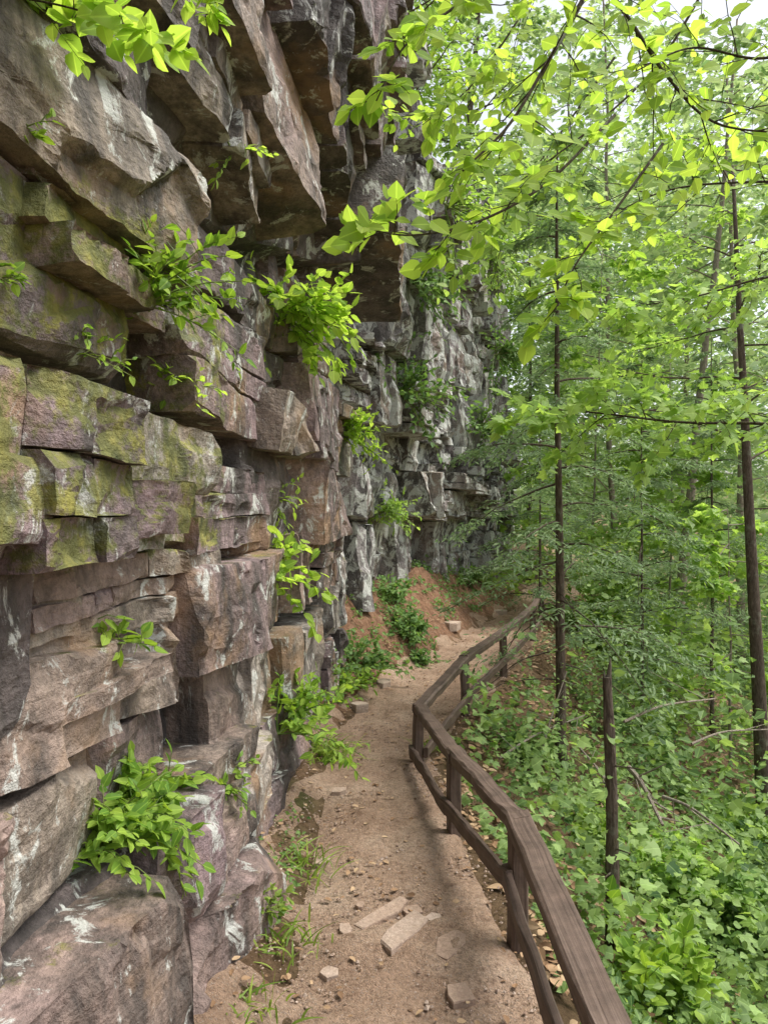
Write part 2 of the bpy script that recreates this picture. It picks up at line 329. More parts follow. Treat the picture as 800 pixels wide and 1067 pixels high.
# joint-bounded blocks with chipped flat faces
R = random.Random(4)
BV = []; BT = []; BA = []; BN = []; BF = []; nv = 0
def block(y, z, w, h, dep, front, dip, tone, cuts, yaw, L, far=0., gr=.12, chip=(.03, .17), jit=1.):
    global nv
    x = np.interp(y, yq, xq); n = np.array([np.interp(y, yq, nq[:, 0]), np.interp(y, yq, nq[:, 1]), 0]); n0 = n
    t = np.array([-n[1], n[0], 0]); c, s_ = math.cos(yaw), math.sin(yaw); t, n = t*c+n*s_, n*c-t*s_
    U = np.array([0, 0, 1.]); c, s_ = math.cos(dip), math.sin(dip); t, U = t*c-U*s_, U*c+t*s_
    pit = R.gauss(-.01, .035); c, s_ = math.cos(pit), math.sin(pit); n, U = n*c+U*s_, U*c-n*s_
    C0 = np.array([x, y, z])+n0*front
    m_ = min(w, h); gx, gz = R.uniform(-gr, gr), R.uniform(-gr, gr*.6); pts = []
    for su in (-1, 1):
        for sv in (-1, 1):
            u = su*w/2*(1+jit*R.uniform(-.06, .05)); v = sv*h/2*(1+jit*R.uniform(-.07, .06))
            pts.append((u, v, gx*u+gz*v+R.gauss(0, .05)*m_*jit)); pts.append((u*1.02, v*1.02, -dep))
    for k in range(cuts+1):
        bm = bmesh.new()
        for p in pts: bm.verts.new(p)
        bmesh.ops.convex_hull(bm, input=bm.verts[:])
        bm.verts.ensure_lookup_table()
        loose = [v for v in bm.verts if not v.link_faces]
        if loose: bmesh.ops.delete(bm, geom=loose, context='VERTS')
        if k == cuts: break
        e = R.random()
        d = Vector((R.choice((-1, 1))*(R.uniform(.3, 1) if e < .7 else R.uniform(0, .15)), R.choice((-1, 1))*(R.uniform(.3, 1) if e > .35 else R.uniform(0, .15)), R.uniform(.35, 1.1))).normalized()
        sup = max(v.co.dot(d) for v in bm.verts); cut = sup-R.uniform(*chip)*m_
        bmesh.ops.bisect_plane(bm, geom=bm.verts[:]+bm.edges[:]+bm.faces[:], plane_co=d*cut, plane_no=d, clear_outer=True)
        pts = [v.co[:] for v in bm.verts]; bm.free()
        if len(pts) < 5: return
    for it in range(6):
        ed = [e for e in bm.edges if e.calc_length() > L and (e.verts[0].co.z > -.3 or e.verts[1].co.z > -.3)]
        if not ed: break
        bmesh.ops.subdivide_edges(bm, edges=ed, cuts=1)
        bmesh.ops.triangulate(bm, faces=[f for f in bm.faces if len(f.verts) > 3])
    bmesh.ops.recalc_face_normals(bm, faces=bm.faces[:]); bm.normal_update()
    bm.verts.index_update(); co = np.array([v.co[:] for v in bm.verts]); nz = np.array([v.normal.z for v in bm.verts]); tr = np.array([[v.index for v in f.verts] for f in bm.faces]); bm.free()
    W = C0+co[:, 0:1]*t+co[:, 1:2]*U+co[:, 2:3]*n
    A = np.zeros((len(W), 3)); A[:, 0] = tone; A[:, 2] = far
    BV.append(W); BT.append(tr+nv); BA.append(A); nv += len(W); BN.append(np.tile(n0, (len(W), 1))); BF.append(sm((nz-.45)/.4))
def emit(y, z, w, h, front, dip, tone, L, far=0., lvl=0, off=.05, gr=.12, dep=.7, sp=(.5, .4)):
    r = R.random()
    if lvl < 3 and h > .14 and r < sp[0] and w > h*.6:
        k = R.choice((2, 2, 3)); cutp = sorted([0]+[(i+R.uniform(-.3, .3))/k for i in range(1, k)]+[1])
        for a, b in zip(cutp, cutp[1:]):
            zc = z+(-.5+(a+b)/2)*h; emit(y+(-.5+(a+b)/2)*h*math.sin(dip), zc, w*R.uniform(.96, 1.02), (b-a)*h-.004, front+R.gauss(0, off*.8), dip, tone+R.uniform(-.10, .10), L, far, lvl+1, off*.8, gr, dep, sp)
        return
    if lvl < 3 and w > .34 and r < sp[0]+sp[1]:
        k = 2 if w < 1. else R.choice((2, 3)); cutp = sorted([0]+[(i+R.uniform(-.3, .3))/k for i in range(1, k)]+[1])
        for a, b in zip(cutp, cutp[1:]):
            ds = (-.5+(a+b)/2)*w; emit(y+ds*.97, z-ds*math.sin(dip), (b-a)*w-.006, h*R.uniform(.98, 1.02), front+R.gauss(0, off), dip, tone+R.uniform(-.10, .10), L, far, lvl+1, off*.8, gr, dep, sp)
        return
    block(y, z, w, h, dep, front, dip+R.gauss(0, .02), min(1, max(0, tone)), R.randint(1, 4), R.gauss(0, .035), L, far, gr)
Sof = lambda y: np.interp(y, yq, sq); Yof = lambda s: float(np.interp(s, sq, yq))
def LL(y): return .034 if y < 2.4 else (.045 if y < 4 else (.065 if y < 6.5 else .13))
HB = [(2.52, 3.3, 1.03, 1.41, .05, .44), (3.32, 3.95, 1.02, 1.41, -.02, .46), (1.5, 2.47, 1.0, 1.27, .0, .66), (1.45, 2.0, .70, .985, .02, .72), (2.02, 2.46, .76, .985, -.01, .5), (.8, 1.9, 1.29, 1.5, .01, .70), (1.95, 2.5, 1.29, 1.52, -.02, .3), (2.5, 3.7, 1.45, 1.80, .02, .25),
      (4.3, 5.9, 1.42, 2.0, .02, .44), (4.1, 5.6, 2.03, 2.45, .0, .4), (3.0, 4.2, .42, .96, .01, .8), (4.3, 5.8, .0, .92, .0, .9), (2.45, 3.05, .36, .735, .0, .5), (2.5, 3.6, 1.93, 2.40, .03, .35),
      (.8, 1.55, 1.54, 1.72, .0, .3), (1.6, 2.28, 1.52, 1.68, -.01, .35), (.7, 1.3, 1.74, 1.95, .02, .3), (1.33, 1.9, 1.70, 1.88, .0, .25), (1.35, 2.25, 1.10, 1.16, .05, .6), (1.2, 2.2, 1.98, 2.40, .0, .22)]
for q, (y0, y1, z0, z1, p, tone) in enumerate(HB):
    yc_, zc_ = (y0+y1)/2, (z0+z1)/2; w = Sof(y1)-Sof(y0)
    emit(yc_, zc_, w-.006, z1-z0-.006, float(lowprof(yc_, max(zc_, z1-.25)))+p, R.gauss(0, .015), tone, LL(y0), lvl=3 if q < 2 else 2, off=.022, sp=(.16, .22))
# big weathered foot boulders below the ledge
BO = [(.72, 1.45, -.45, 1.0, .0, .5, 4), (1.42, 2.0, -.45, .64, .04, .5, 4), (2.06, 2.98, -.45, .34, .02, .46, 4), (2.03, 2.5, .36, .70, -.02, .36, 3)]
for y0, y1, z0, z1, p, tone, cu in BO:
    block((y0+y1)/2, (z0+z1)/2, Sof(y1)-Sof(y0)-.006, z1-z0, .7, .24+p, R.gauss(0, .03), tone, cu, R.gauss(0, .06), .03, 0., .14, (.04, .18))
def fill(zlo, zhi, t0, t1, j0, j1, y0, y1, ok, prof, amp, dipf, tonef, far=0., off=.05, gr=.12, sp=(.5, .4), dz=lambda y: 0.):
    z = zlo
    while z < zhi:
        th = R.uniform(t0, t1)*(1.5 if R.random() < .2 else 1); bo = R.gauss(0, amp*.8); s = float(Sof(y0))-R.uniform(0, j1)
        while s < Sof(y1):
            w = R.uniform(j0, j1); y = Yof(s+w/2); zc = z+th/2+dz(y)
            if ok(y, zc, th, w): emit(y, zc, w-.006, th-.005, float(prof(y, zc, s+w/2))+bo+R.gauss(0, amp), dipf(y), tonef(), LL(y-w/2), far, 0, off, gr, .7 if not far else 1.0, sp)
            s += w
        z += th
def inHB(y, z): return any(a+.12 < y < b-.12 and c+.03 < z < d-.03 for a, b, c, d, _, _ in HB) or any(a < y < b and c < z < d for a, b, c, d, _, _, _ in BO)
fill(-.4, 3.6, .16, .44, .5, 1.3, .2, 6.5, lambda y, z, h, w: z+h*.3 < zbf(y)+.06 and y < 6.3 and not inHB(y, z), lambda y, z, s: lowprof(y, z), .020, lambda y: 0., lambda: R.uniform(.05, .95), off=.030, gr=.09, sp=(.36, .30))
fill(.6, 9.5, .22, .52, .7, 1.7, .2, 6.45, lambda y, z, h, w: zbf(y)+h*.22 < z < ZT(y)+.1 and y+w*.4 < 6.3, lambda y, z, s: topprof(y, z), .024, lambda y: .19, lambda: R.uniform(.05, .8), off=.036, gr=.12, sp=(.34, .30), dz=lambda y: -.19*(y-2.5))
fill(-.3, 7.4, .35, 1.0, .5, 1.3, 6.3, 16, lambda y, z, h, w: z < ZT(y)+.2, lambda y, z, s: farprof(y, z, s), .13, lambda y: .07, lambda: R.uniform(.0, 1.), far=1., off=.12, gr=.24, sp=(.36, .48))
V = np.concatenate(BV); T_ = np.concatenate(BT); A = np.concatenate(BA); BN = np.concatenate(BN); BF = np.concatenate(BF)
def v3(V, f, seed): return np.stack([vn(V[:, 1]*f+V[:, 0]*f*.7, V[:, 2]*f+V[:, 0]*f*.5, seed+k) for k in range(3)], -1)
sc_ = np.interp(V[:, 1], [2, 6, 10], [1, 1.2, 1.8])
Sv = np.interp(V[:, 1], yq, sq)
fr = .036*sc_*facet(Sv*2.4+.35*V[:, 2], V[:, 2]*3.2, 601, .9, .08)+.016*sc_*facet(Sv*6+.5*V[:, 2], V[:, 2]*8, 611, .9, .12)
V = V+BN*(fr*BF)[:, None]+.011*v3(V, 2.3, 500)+(.004*v3(V, 8, 510)+.0022*v3(V, 22, 520))*sc_[:, None]
A[:, 1] = np.clip(sm((3.8-V[:, 1])/1.4)*sm((V[:, 2]-1.40)/.12)*sm((zbf(V[:, 1])+.1-V[:, 2])/.35)*1.1+.2*A[:, 2]*(V[:, 2] < 3), 0, 1)
rock.add(V, T_.ravel(), np.full(len(T_), 3), A)
tag(rock.obj('cliff', M['rock']), kind='structure')
cv = np.concatenate(pick_v+[V]); cnorm = np.concatenate(pick_n+[BN])
mk = (cv[:, 1] > .5); cv = cv[mk]; cnorm = cnorm[mk]
cpx = CX+F*cv[:, 0]/cv[:, 1]; cpy = CY-F*(cv[:, 2]-H)/cv[:, 1]
def surf(px, py, r=9):
    while True:
        m = np.nonzero((abs(cpx-px) < r) & (abs(cpy-py) < r))[0]
        if len(m) > 2: break
        r *= 1.6
    k = m[np.argmin(cv[m, 1])]; return cv[k], cnorm[k]
def gpt(px, py):
    for d in np.arange(1.2, 40, .02):
        p = P(px, py, d)
        if p[2] <= zg(p[0], p[1]): return p
    return p
# ------------------------------------------------------------------ railing
def beam(mb, a, b, w, h, nseg=10, ch=.008, wob=.003, vert=False):
    a = np.asarray(a, float); b = np.asarray(b, float); T = nrm(b-a)
    if vert: U = nrm(np.array([1., .15, 0]))
    else: U = nrm(np.cross(T, np.array([0, 0, 1.])))
    W = np.cross(U, T)
    if W[2] < 0 and not vert: W = -W
    x = w/2; y = h/2
    pr = np.array([(-x+ch, -y), (x-ch, -y), (x, -y+ch), (x, y-ch), (x-ch, y), (-x+ch, y), (-x, y-ch), (-x, -y+ch)])
    t = np.linspace(0, 1, nseg+1); n = len(t); Ln = np.linalg.norm(b-a)
    V = a+(b-a)*t[:, None, None]+(pr[None, :, 0:1]*U+pr[None, :, 1:2]*W)
    V = V+rng.normal(size=(n, 1, 3))*wob+rng.normal(size=(n, 8, 3))*wob*.5
    i = np.arange(n*8).reshape(n, 8); j = np.roll(i, -1, 1)
    q = np.stack([i[:-1], j[:-1], j[1:], i[1:]], -1).reshape(-1, 4)
    A = np.zeros((n, 8, 3)); A[..., 0] = rng.random(); A[..., 1] = (t*Ln)[:, None]; A[..., 2] = (pr[:, 0]*1.3+pr[:, 1]*1.1)[None]*4
    mb.add(V.reshape(-1, 3), np.concatenate([q.ravel(), i[0][::-1], i[-1]]), np.concatenate([np.full(len(q), 4), [8, 8]]), A.reshape(-1, 3))
rail = thing('wooden_railing', 'low dark brown weathered timber railing winding along the outer edge of the dirt path', 'railing', (.49, 2.73, 0))
RP = [(.49, .55, .51, .26), (.495, 2.73, .495, .26), (.35, 3.68, .43, .15), (.225, 4.74, .38, .08), (.64, 5.86, .48, .18), (1.16, 7.22, .47, .20), (1.84, 9.2, .45, .18), (2.32, 11.0, .45, .18)]
for k, (x, y, zt, zl) in enumerate(RP):
    m = MB(); beam(m, (x-.005, y, zg(x, y)-.25), (x-.005, y, zt-.064), .062, .072, 6, vert=True); m.obj('post', M['wood'], rail)
for k in range(len(RP)-1):
    a = np.array(RP[k]); b = np.array(RP[k+1]); e = nrm((b-a)[:2])
    off = .0 if k % 2 == 0 else -.003
    m = MB(); beam(m, (a[0]-e[0]*.035, a[1]-e[1]*.035, a[2]-.031+off), (b[0]+e[0]*.035, b[1]+e[1]*.035, b[2]-.031-off), .092 if k < 1 else .078, .060, 14, .009); m.obj('top_rail', M['wood'], rail)
    sd = np.array([-e[1], e[0]])*(.050 if k < 3 else -.048)
    m = MB(); beam(m, (a[0]+sd[0]-e[0]*.03, a[1]+sd[1]-e[1]*.03, a[3]), (b[0]+sd[0]+e[0]*.03, b[1]+sd[1]+e[1]*.03, b[3]), .03, .068, 12, .006); m.obj('lower_rail', M['wood'], rail)
# ------------------------------------------------------------------ stones on the path
def slab(name, label, px, py, w, l, rot, th, tilt=(0, 0), n=6, group=None, z0=None):
    p = gpt(px, py); r = random.Random(int(px*7+py)); pts = []
    for k in range(n):
        a = 2*math.pi*(k+r.uniform(-.34, .34))/n
        ca, sa = math.cos(a), math.sin(a); q = 1/max(abs(ca), abs(sa))**.6
        pts.append((ca*q*w/2*r.uniform(.75, 1.1), sa*q*l/2*r.uniform(.75, 1.1)))
    V = []
    for lv, (zz, sc) in enumerate([(-.03, .97), (th*.82, 1.), (th, .95)]):
        for x, y in pts: V.append((x*sc, y*sc, zz+(r.uniform(-.1, .1)*th if lv else 0)))
    V.append((0, 0, th*1.02)); V = np.array(V)
    V[:, 2] += V[:, 0]*tilt[0]+V[:, 1]*tilt[1]
    c, s_ = math.cos(rot), math.sin(rot); V = np.stack([V[:, 0]*c-V[:, 1]*s_, V[:, 0]*s_+V[:, 1]*c, V[:, 2]], -1)+np.array([p[0], p[1], max(p[2], 0)+.008])
    Lp = []; Zp_ = []
    for lv in (0, 1):
        for k in range(n): Lp += [lv*n+k, lv*n+(k+1) % n, (lv+1)*n+(k+1) % n, (lv+1)*n+k]; Zp_.append(4)
    for k in range(n): Lp += [2*n+k, 2*n+(k+1) % n, 3*n]; Zp_.append(3)
    m = MB(); A = np.zeros((len(V), 3)); A[:, 0] = r.uniform(.3, .9); m.add(V, Lp, Zp_, A)
    o = m.obj(name, M['stone']); return tag(o, label, 'stone', group)
ST = [(399, 960, .085, .30, -.75, .022, (0, .04), 'long thin pale stone sliver lying diagonally on the dirt path'),
      (422, 977, .135, .29, -.5, .026, (.12, 0), 'tan flat stone slab beside the long sliver on the path'),
      (469, 993, .13, .18, -.5, .024, (0, .06), 'squarish flat brown stone nearest the railing post on the path'),
      (480, 1046, .09, .13, .2, .018, (0, 0), 'small reddish flat stone at the bottom edge of the path'),
      (452, 964, .08, .07, .8, .014, (0, 0), 'little chipped stone between the two flat slabs and the railing'),
      (430, 955, .09, .07, .3, .012, (0, 0), 'thin chip of stone just above the tan flat slab'),
      (360, 975, .06, .08, .3, .016, (0, 0), 'small pale stone left of the long sliver'),
      (342, 1022, .07, .07, .4, .014, (0, 0), 'small flat stone at the left edge of the path'),
      (375, 948, .06, .04, 1.2, .014, (0, 0), 'tiny flat chip above the long sliver'),
      (335, 905, .09, .06, .5, .02, (0, 0), 'flat grey stone on the left path edge below the pale rock'),
      (352, 830, .10, .07, .7, .03, (0, 0), 'small stone by the grass at the left path edge'),
      (375, 742, .16, .11, .2, .06, (0, 0), 'brown stone beside the path where the earth bank begins'),
      (400, 718, .18, .12, .8, .07, (0, 0), 'larger stone at the toe of the reddish earth bank'),
      (470, 655, .3, .2, .5, .08, (0, 0), 'flat rock lying on the reddish bank above the far path bend'),
      (520, 640, .3, .2, .2, .06, (0, 0), 'flat stone on the far bend of the path')]
for px, py, w, l, ro, th, ti, lb in ST: slab('flat_stone', lb, px, py, w, l, ro, th, ti)
oc = np.array([(1, 0, 0), (-.9, .1, 0), (0, 1, .1), (.1, -.9, 0), (0, .1, .75), (0, 0, -.7)]); of = [(0, 2, 4), (2, 1, 4), (1, 3, 4), (3, 0, 4), (2, 0, 5), (1, 2, 5), (3, 1, 5), (0, 3, 5)]
n = 12000; y = 1.2+rng.random(n)**1.6*11; u = rng.random(n); u = np.where(rng.random(n) < .25, np.where(rng.random(n) < .6, u**3, 1-u**3), u)
x = Lx(y)-.2+(Rx(y)+.28-Lx(y))*u
O = np.stack([x, y, np.maximum(zg(x, y), 0)+.013], -1); a = rng.random(n)*6.28
g = MB(); leaves(g, O, np.stack([np.cos(a), np.sin(a), rng.normal(size=n)*.2], -1), np.tile([0, 0, 1.], (n, 1)), .0025+.007*rng.random(n)**3+.006*(rng.random(n) < .015), (oc, of))
tag(g.obj('gravel', M['grit']), 'loose gravel and small chips scattered over the dirt path', 'gravel', kind='stuff')
g = MB(); n = 2300; y = 1.5+rng.random(n)*11; u = rng.random(n); u = np.where(rng.random(n) < .8, np.where(rng.random(n) < .6, u**3, 1-u**3), u); x = Lx(y)-.25+(Rx(y)-Lx(y)+.45)*u; a = rng.random(n)*6.28
leaves(g, np.stack([x, y, zg(x, y)+.022], -1), np.stack([np.cos(a), np.sin(a), a*0], -1), np.array([0, 0, 1.])+rng.normal(size=(n, 3))*.25, .012+.028*rng.random(n), OV)
n = 12000; y = 2.5+rng.random(n)**1.3*14; x = Rx(y)+.1+rng.random(n)**1.4*6; a = rng.random(n)*6.28
leaves(g, np.stack([x, y, zg(x, y)+.015], -1), np.stack([np.cos(a), np.sin(a), a*0], -1), np.array([0, 0, 1.])+rng.normal(size=(n, 3))*.4, .03+.05*rng.random(n), OV)
tag(g.obj('leaf_litter', M['litter']), 'dry brown fallen leaves along the path edges and down the slope', 'leaf litter', kind='stuff')
# ------------------------------------------------------------------ plants
def plant(name, label, px, py, nst, ln, leaf, mat, up=.5, out=.7, spread=.45, per=5, tm=OV, droop=.35, at=None, group=None, cat='plant', wide=.02):
    p, nn = surf(px, py) if at is None else at
    root = thing(name, label, cat, p, group); st = MB(); lf = MB(); A_ = []; B_ = []
    al = nrm(np.cross(nn, np.array([0, 0, 1.])))
    q0 = p-nn*.045; tube(st, [q0-al*wide*2.6, q0, q0+al*wide*2.6], .004, 5)     # buried rootstock the stems spring from
    for k in range(nst):
        d = nrm(nn*out+np.array([0, 0, up])+rng.normal(size=3)*spread); l = ln*rng.uniform(.45, 1.1); n = 8
        t = np.linspace(0, 1, n)[:, None]
        pts = p-nn*.045*(1-t)+al*np.clip(rng.normal(), -2.4, 2.4)*wide+d*l*t+np.array([0, 0, -1])*droop*l*t**2+np.cumsum(rng.normal(size=(n, 3))*.012*l, 0)*t
        tube(st, pts, np.linspace(.0035, .0012, n)*max(.8, ln/.35), 5)
        A_ += list(pts[1:-1]); B_ += list(pts[2:])
        if per >= 4:
            for w in range(2):
                q = pts[3+w*2]; dd = nrm(d*.5+rng.normal(size=3)*.7); e = q+dd*l*.4-np.array([0, 0, .05*l]); tube(st, [q, (q+e)/2+[0, 0, .01], e], [.0016, .0013, .001], 4)
                A_ += [q+(e-q)*.3, q+(e-q)*.65]; B_ += [q+(e-q)*.65, e]
    spray(lf, A_, B_, max(1, per//3), leaf, tm, .9, .45, .1, 0, 1., .5, nb=nn*.7)
    st.obj('stem', M['stem'], root); lf.obj('foliage', M[mat], root); return root
CP = [
 ('leafy_plant', 'bushy plant with pointed leaves sprouting from the foreground ledge at lower left', 130, 862, 50, .25, .05, 'cliffleaf', .7, .35, .6, 7, OV),
 ('leafy_plant', 'slender leafy sapling growing out of the shelf under the big overhang', 172, 310, 16, .34, .048, 'cliffleaf', 1.0, .3, .5, 6, OV),
 ('leafy_plant', 'bright yellow-green bush hanging from the cliff face below the overhang', 312, 335, 30, .42, .075, 'canopy', .3, .6, .6, 7, OVW),
 ('leafy_plant', 'sparse sprig with yellowing leaves on the mossy ledge', 165, 395, 7, .18, .04, 'canopy', .5, .5, .6, 5, OV),
 ('leafy_plant', 'small light green plant in the crack right of the purple block', 298, 610, 10, .32, .065, 'canopy', .5, .5, .5, 6, OVW),
 ('leafy_plant', 'little sprig of broad leaves on the tan lower wall', 135, 668, 4, .13, .045, 'cliffleaf', .35, .5, .6, 5, OVW),
 ('leafy_plant', 'bushy green weed at the foot of the cliff by the path', 312, 750, 26, .44, .06, 'cliffleaf', .8, .3, .6, 7, OV),
 ('leafy_plant', 'tiny sprig clinging to the rock at the upper left edge', 30, 128, 3, .09, .03, 'cliffleaf', .4, .5, .6, 5, OV),
 ('leafy_plant', 'small sprig in the seam of the upper overhanging slab', 262, 155, 3, .2, .04, 'canopy', .4, .5, .6, 4, OV),
 ('leafy_plant', 'few small leaves at the left picture edge above the moss', 6, 295, 4, .08, .03, 'cliffleaf', .3, .6, .5, 5, OV),
 ('leafy_plant', 'trailing stems with small leaves beside the mossy nose of rock', 95, 375, 6, .14, .03, 'cliffleaf', .5, .5, .7, 5, OV),
 ('leafy_plant', 'pale green tuft on the shadowed seam beside the tall crack', 300, 520, 5, .22, .045, 'canopy', .4, .5, .6, 5, OV),
 ('leafy_plant', 'low weeds on the small stone ledge by the pillar', 245, 812, 10, .13, .04, 'cliffleaf', .4, .6, .7, 5, OV),
 ('leafy_plant', 'weeds at the path-side base of the foreground boulder', 285, 955, 9, .13, .035, 'grass', .7, .3, .6, 5, OV),
 ('cliff_shrub', 'green shrub on the middle ledge of the far rock wall', 430, 405, 30, .8, .085, 'shrub', .4, .5, .7, 8, OV),
 ('cliff_shrub', 'dark shrub in the recess at the right of the far wall', 505, 440, 30, .8, .085, 'shrub', .4, .6, .6, 8, OV),
 ('cliff_shrub', 'light green ferny shrub low on the far wall', 410, 528, 26, .45, .065, 'maple', .4, .5, .7, 7, OV),
 ('cliff_shrub', 'bright shrub on the near edge of the far wall', 372, 455, 18, .38, .06, 'canopy', .6, .5, .6, 7, OV),
 ('cliff_shrub', 'hanging dark greenery high on the far wall under the trees', 440, 285, 26, .7, .085, 'shrub', .0, .7, .6, 8, OV),
 ('cliff_shrub', 'small shrub near the top right of the far wall', 470, 210, 26, 1., .10, 'maple', .3, .6, .6, 8, OV),
 ('cliff_shrub', 'bushy plant on the outer corner of the far wall at mid-height', 528, 370, 28, .8, .09, 'shrub', .3, .6, .6, 8, OV),
 ('cliff_shrub', 'leafy bush trailing from the upper outer corner of the far wall', 520, 270, 34, 1.1, .10, 'maple', .1, .6, .7, 8, OV),
 ('cliff_shrub', 'small plant at the base of the far wall right of the bank', 490, 600, 22, .5, .07, 'shrub', .6, .4, .6, 7, OV)]
for (nm, lb, px, py, ns, ln, lf, mt, up, out, sp, per, tm) in CP:
    plant(nm, lb, px, py, ns, ln, lf, mt, up, out, sp, per, tm, group='plants rooted in the rock face', wide=.12 if ns == 50 else (.09 if ns > 24 else .02))
GP = [
 ('bank_shrub', 'dark green shrub at the near end of the earth bank', 376, 690, 40, .42, .055, 'shrub', 8),
 ('bank_shrub', 'leafy shrub in the middle of the reddish earth bank', 420, 655, 44, .46, .06, 'shrub', 8),
 ('bank_shrub', 'low green plants beside the path below the bank', 434, 684, 30, .26, .05, 'shrub', 7),
 ('bank_shrub', 'upper shrub on the bank against the rock wall', 408, 620, 44, .5, .065, 'shrub', 8),
 ('bank_shrub', 'small weed beside the pale rock on the left of the path', 358, 712, 30, .34, .05, 'cliffleaf', 7)]
for nm, lb, px, py, ns, ln, lf, mt, per in GP:
    p = gpt(px, py+8); plant(nm, lb, 0, 0, ns, ln, lf, mt, 1., 0., .8, per, OV, at=(p, np.array([.4, -.6, .2])), group='shrubs on the earth bank', cat='shrub', wide=.12)
def tuft(label, px, py, n, ln, w=.006):
    p = gpt(px, py); root = thing('grass_tuft', label, 'grass', p); m = MB()
    for k in range(n):
        b = p+np.array([rng.normal()*.07, rng.normal()*.07, -.01]); d = nrm(np.array([rng.normal()*.5, rng.normal()*.5, 1.])); l = ln*rng.uniform(.5, 1.1)
        t = np.linspace(0, 1, 6)[:, None]; pts = b+d*l*t+np.array([d[0]*.6, d[1]*.6, -.45])*l*t**2
        sd = nrm(np.cross(d, rng.normal(size=3))); ww = w*np.array([.7, 1, 1, .8, .5, .1])[:, None]
        V = np.concatenate([pts-sd*ww, pts+sd*ww]); Lf = []
        for i in range(5): Lf += [i, i+1, 7+i, 6+i]
        A = np.zeros((12, 3)); A[:, 0] = rng.random(); A[:, 2] = .2; m.add(V, Lf, [4]*5, A)
    m.obj('blades', M['grass'], root)
tuft('long drooping grass tuft at the left path edge below the cliff weed', 338, 790, 110, .34)
tuft('yellow-green grass tuft behind the cliff foot boulder', 308, 905, 70, .18, .004)
tuft('short grass clump at the bottom by the foreground boulder', 250, 1050, 70, .12, .004)
tuft('grass clump beneath the boulder at the left of the path', 285, 985, 60, .14, .004)
tuft('thin grass clump beside the bend in the railing', 455, 778, 60, .2, .004)
# ------------------------------------------------------------------ undergrowth
def cover(mb, n, xr0, y0, y1, wid, hmin, hmax, leaf, tm, dens=.0, per=6, seed=1, base=Rx, sgn=1):
    y = y0+rng.random(n)**1.25*(y1-y0); x = base(y)+sgn*(xr0+rng.random(n)*wid)
    d = fbm(x*.9, y*.9, 300+seed, 3); cl = np.clip(fbm(x*1.5, y*1.5, 340+seed, 2), -.3, 1); k = d > dens; x = x[k]; y = y[k]; d = d[k]; cl = cl[k]
    hh = (hmin+(hmax-hmin)*rng.random(len(x))**1.5)*(.75+.5*d+1.3*cl); z = zg(x, y)
    i = np.repeat(np.arange(len(x)), per); m = len(i); a = rng.random(m)*6.28; rr = rng.random(m)
    D_ = np.stack([np.cos(a), np.sin(a), rng.normal(size=m)*.4-.2], -1)
    hv = (.2+.8*rng.random(m))
    O = np.stack([x[i]+np.cos(a)*leaf*.8*rr, y[i]+np.sin(a)*leaf*.8*rr, z[i]+hh[i]*hv], -1)
    N = np.array([.0, -.25, 1.])+rng.normal(size=(m, 3))*.5
    r = np.clip(.36+.3*d[i]+.25*cl[i]+rng.normal(size=len(x))[i]*.2+rng.normal(size=m)*.15, 0, 1)
    leaves(mb, O, D_, N, leaf*(.4+.85*rng.random(m)), tm, r)
g = MB()
cover(g, 2600, .14, 2.2, 8, 2.8, .05, .28, .040, OV, .2, 9, 1)
cover(g, 1500, .16, 2.2, 8, 3, .06, .50, .062, MP, .28, 7, 4)
cover(g, 3800, .5, 2.6, 13, 6, .12, 1.1, .060, OVW, .1, 9, 2)
cover(g, 1500, .7, 2.6, 13, 6, .2, 1.4, .085, MP, .25, 8, 5)
cover(g, 1800, .6, 2.6, 13, 6, .3, 1.6, .035, DI, .05, 16, 7)
cover(g, 6500, .9, 6, 24, 12, .2, 1.9, .13, DI, -.12, 9, 3)
tag(g.obj('undergrowth', M['cover']), 'dense low leafy undergrowth covering the slope below the railing', 'undergrowth', kind='stuff')
g = MB(); cover(g, 380, .12, 5.4, 11.5, .75, .04, .18, .05, OV, .12, 9, 9, Lx, -1); cover(g, 260, .06, 1.8, 5.4, .28, .02, .08, .024, OV, .15, 8, 10, Lx, -1)
tag(g.obj('bank_greenery', M['shrub']), 'low green herbs partly covering the earth bank at the cliff foot', 'ground cover', kind='stuff')
US = [(700, 905, 34, .75, .085, 'large-leaved bright shrub on the slope right of the broken snag', MP, 'maple'), (765, 960, 30, .7, .09, 'broad-leaved shrub at the lower right edge of the picture', OVW, 'shrub'),
      (610, 850, 26, .5, .06, 'low leafy plant between the railing and the broken snag', OV, 'cliffleaf'), (700, 1035, 28, .55, .075, 'leafy plant at the bottom right beside the near rail', OVW, 'cliffleaf'),
      (545, 760, 22, .45, .055, 'small leafy plant behind the bend of the railing', OV, 'shrub'), (770, 850, 28, .8, .10, 'tall leafy shrub at the foot of the right-hand dark trunk', OVW, 'maple'), (670, 690, 32, 1.1, .11, 'pale green shrub halfway down the slope behind the snag', MP, 'maple'),
      (735, 660, 30, 1.2, .11, 'rounded green shrub in front of the thin dark hemlock', OVW, 'maple'), (615, 640, 30, 1.2, .10, 'leafy shrub behind the slender hemlock trunk', OVW, 'cliffleaf')]
for px, py, ns, ln, lf, lb, tm, mt in US:
    p = gpt(px, py+35); plant('understory_shrub', lb, 0, 0, ns, ln, lf, mt, 1.2, 0, .7, 9, tm, at=(p, np.array([.1, -.3, .3])), group='shrubs on the slope', cat='shrub', wide=.08)
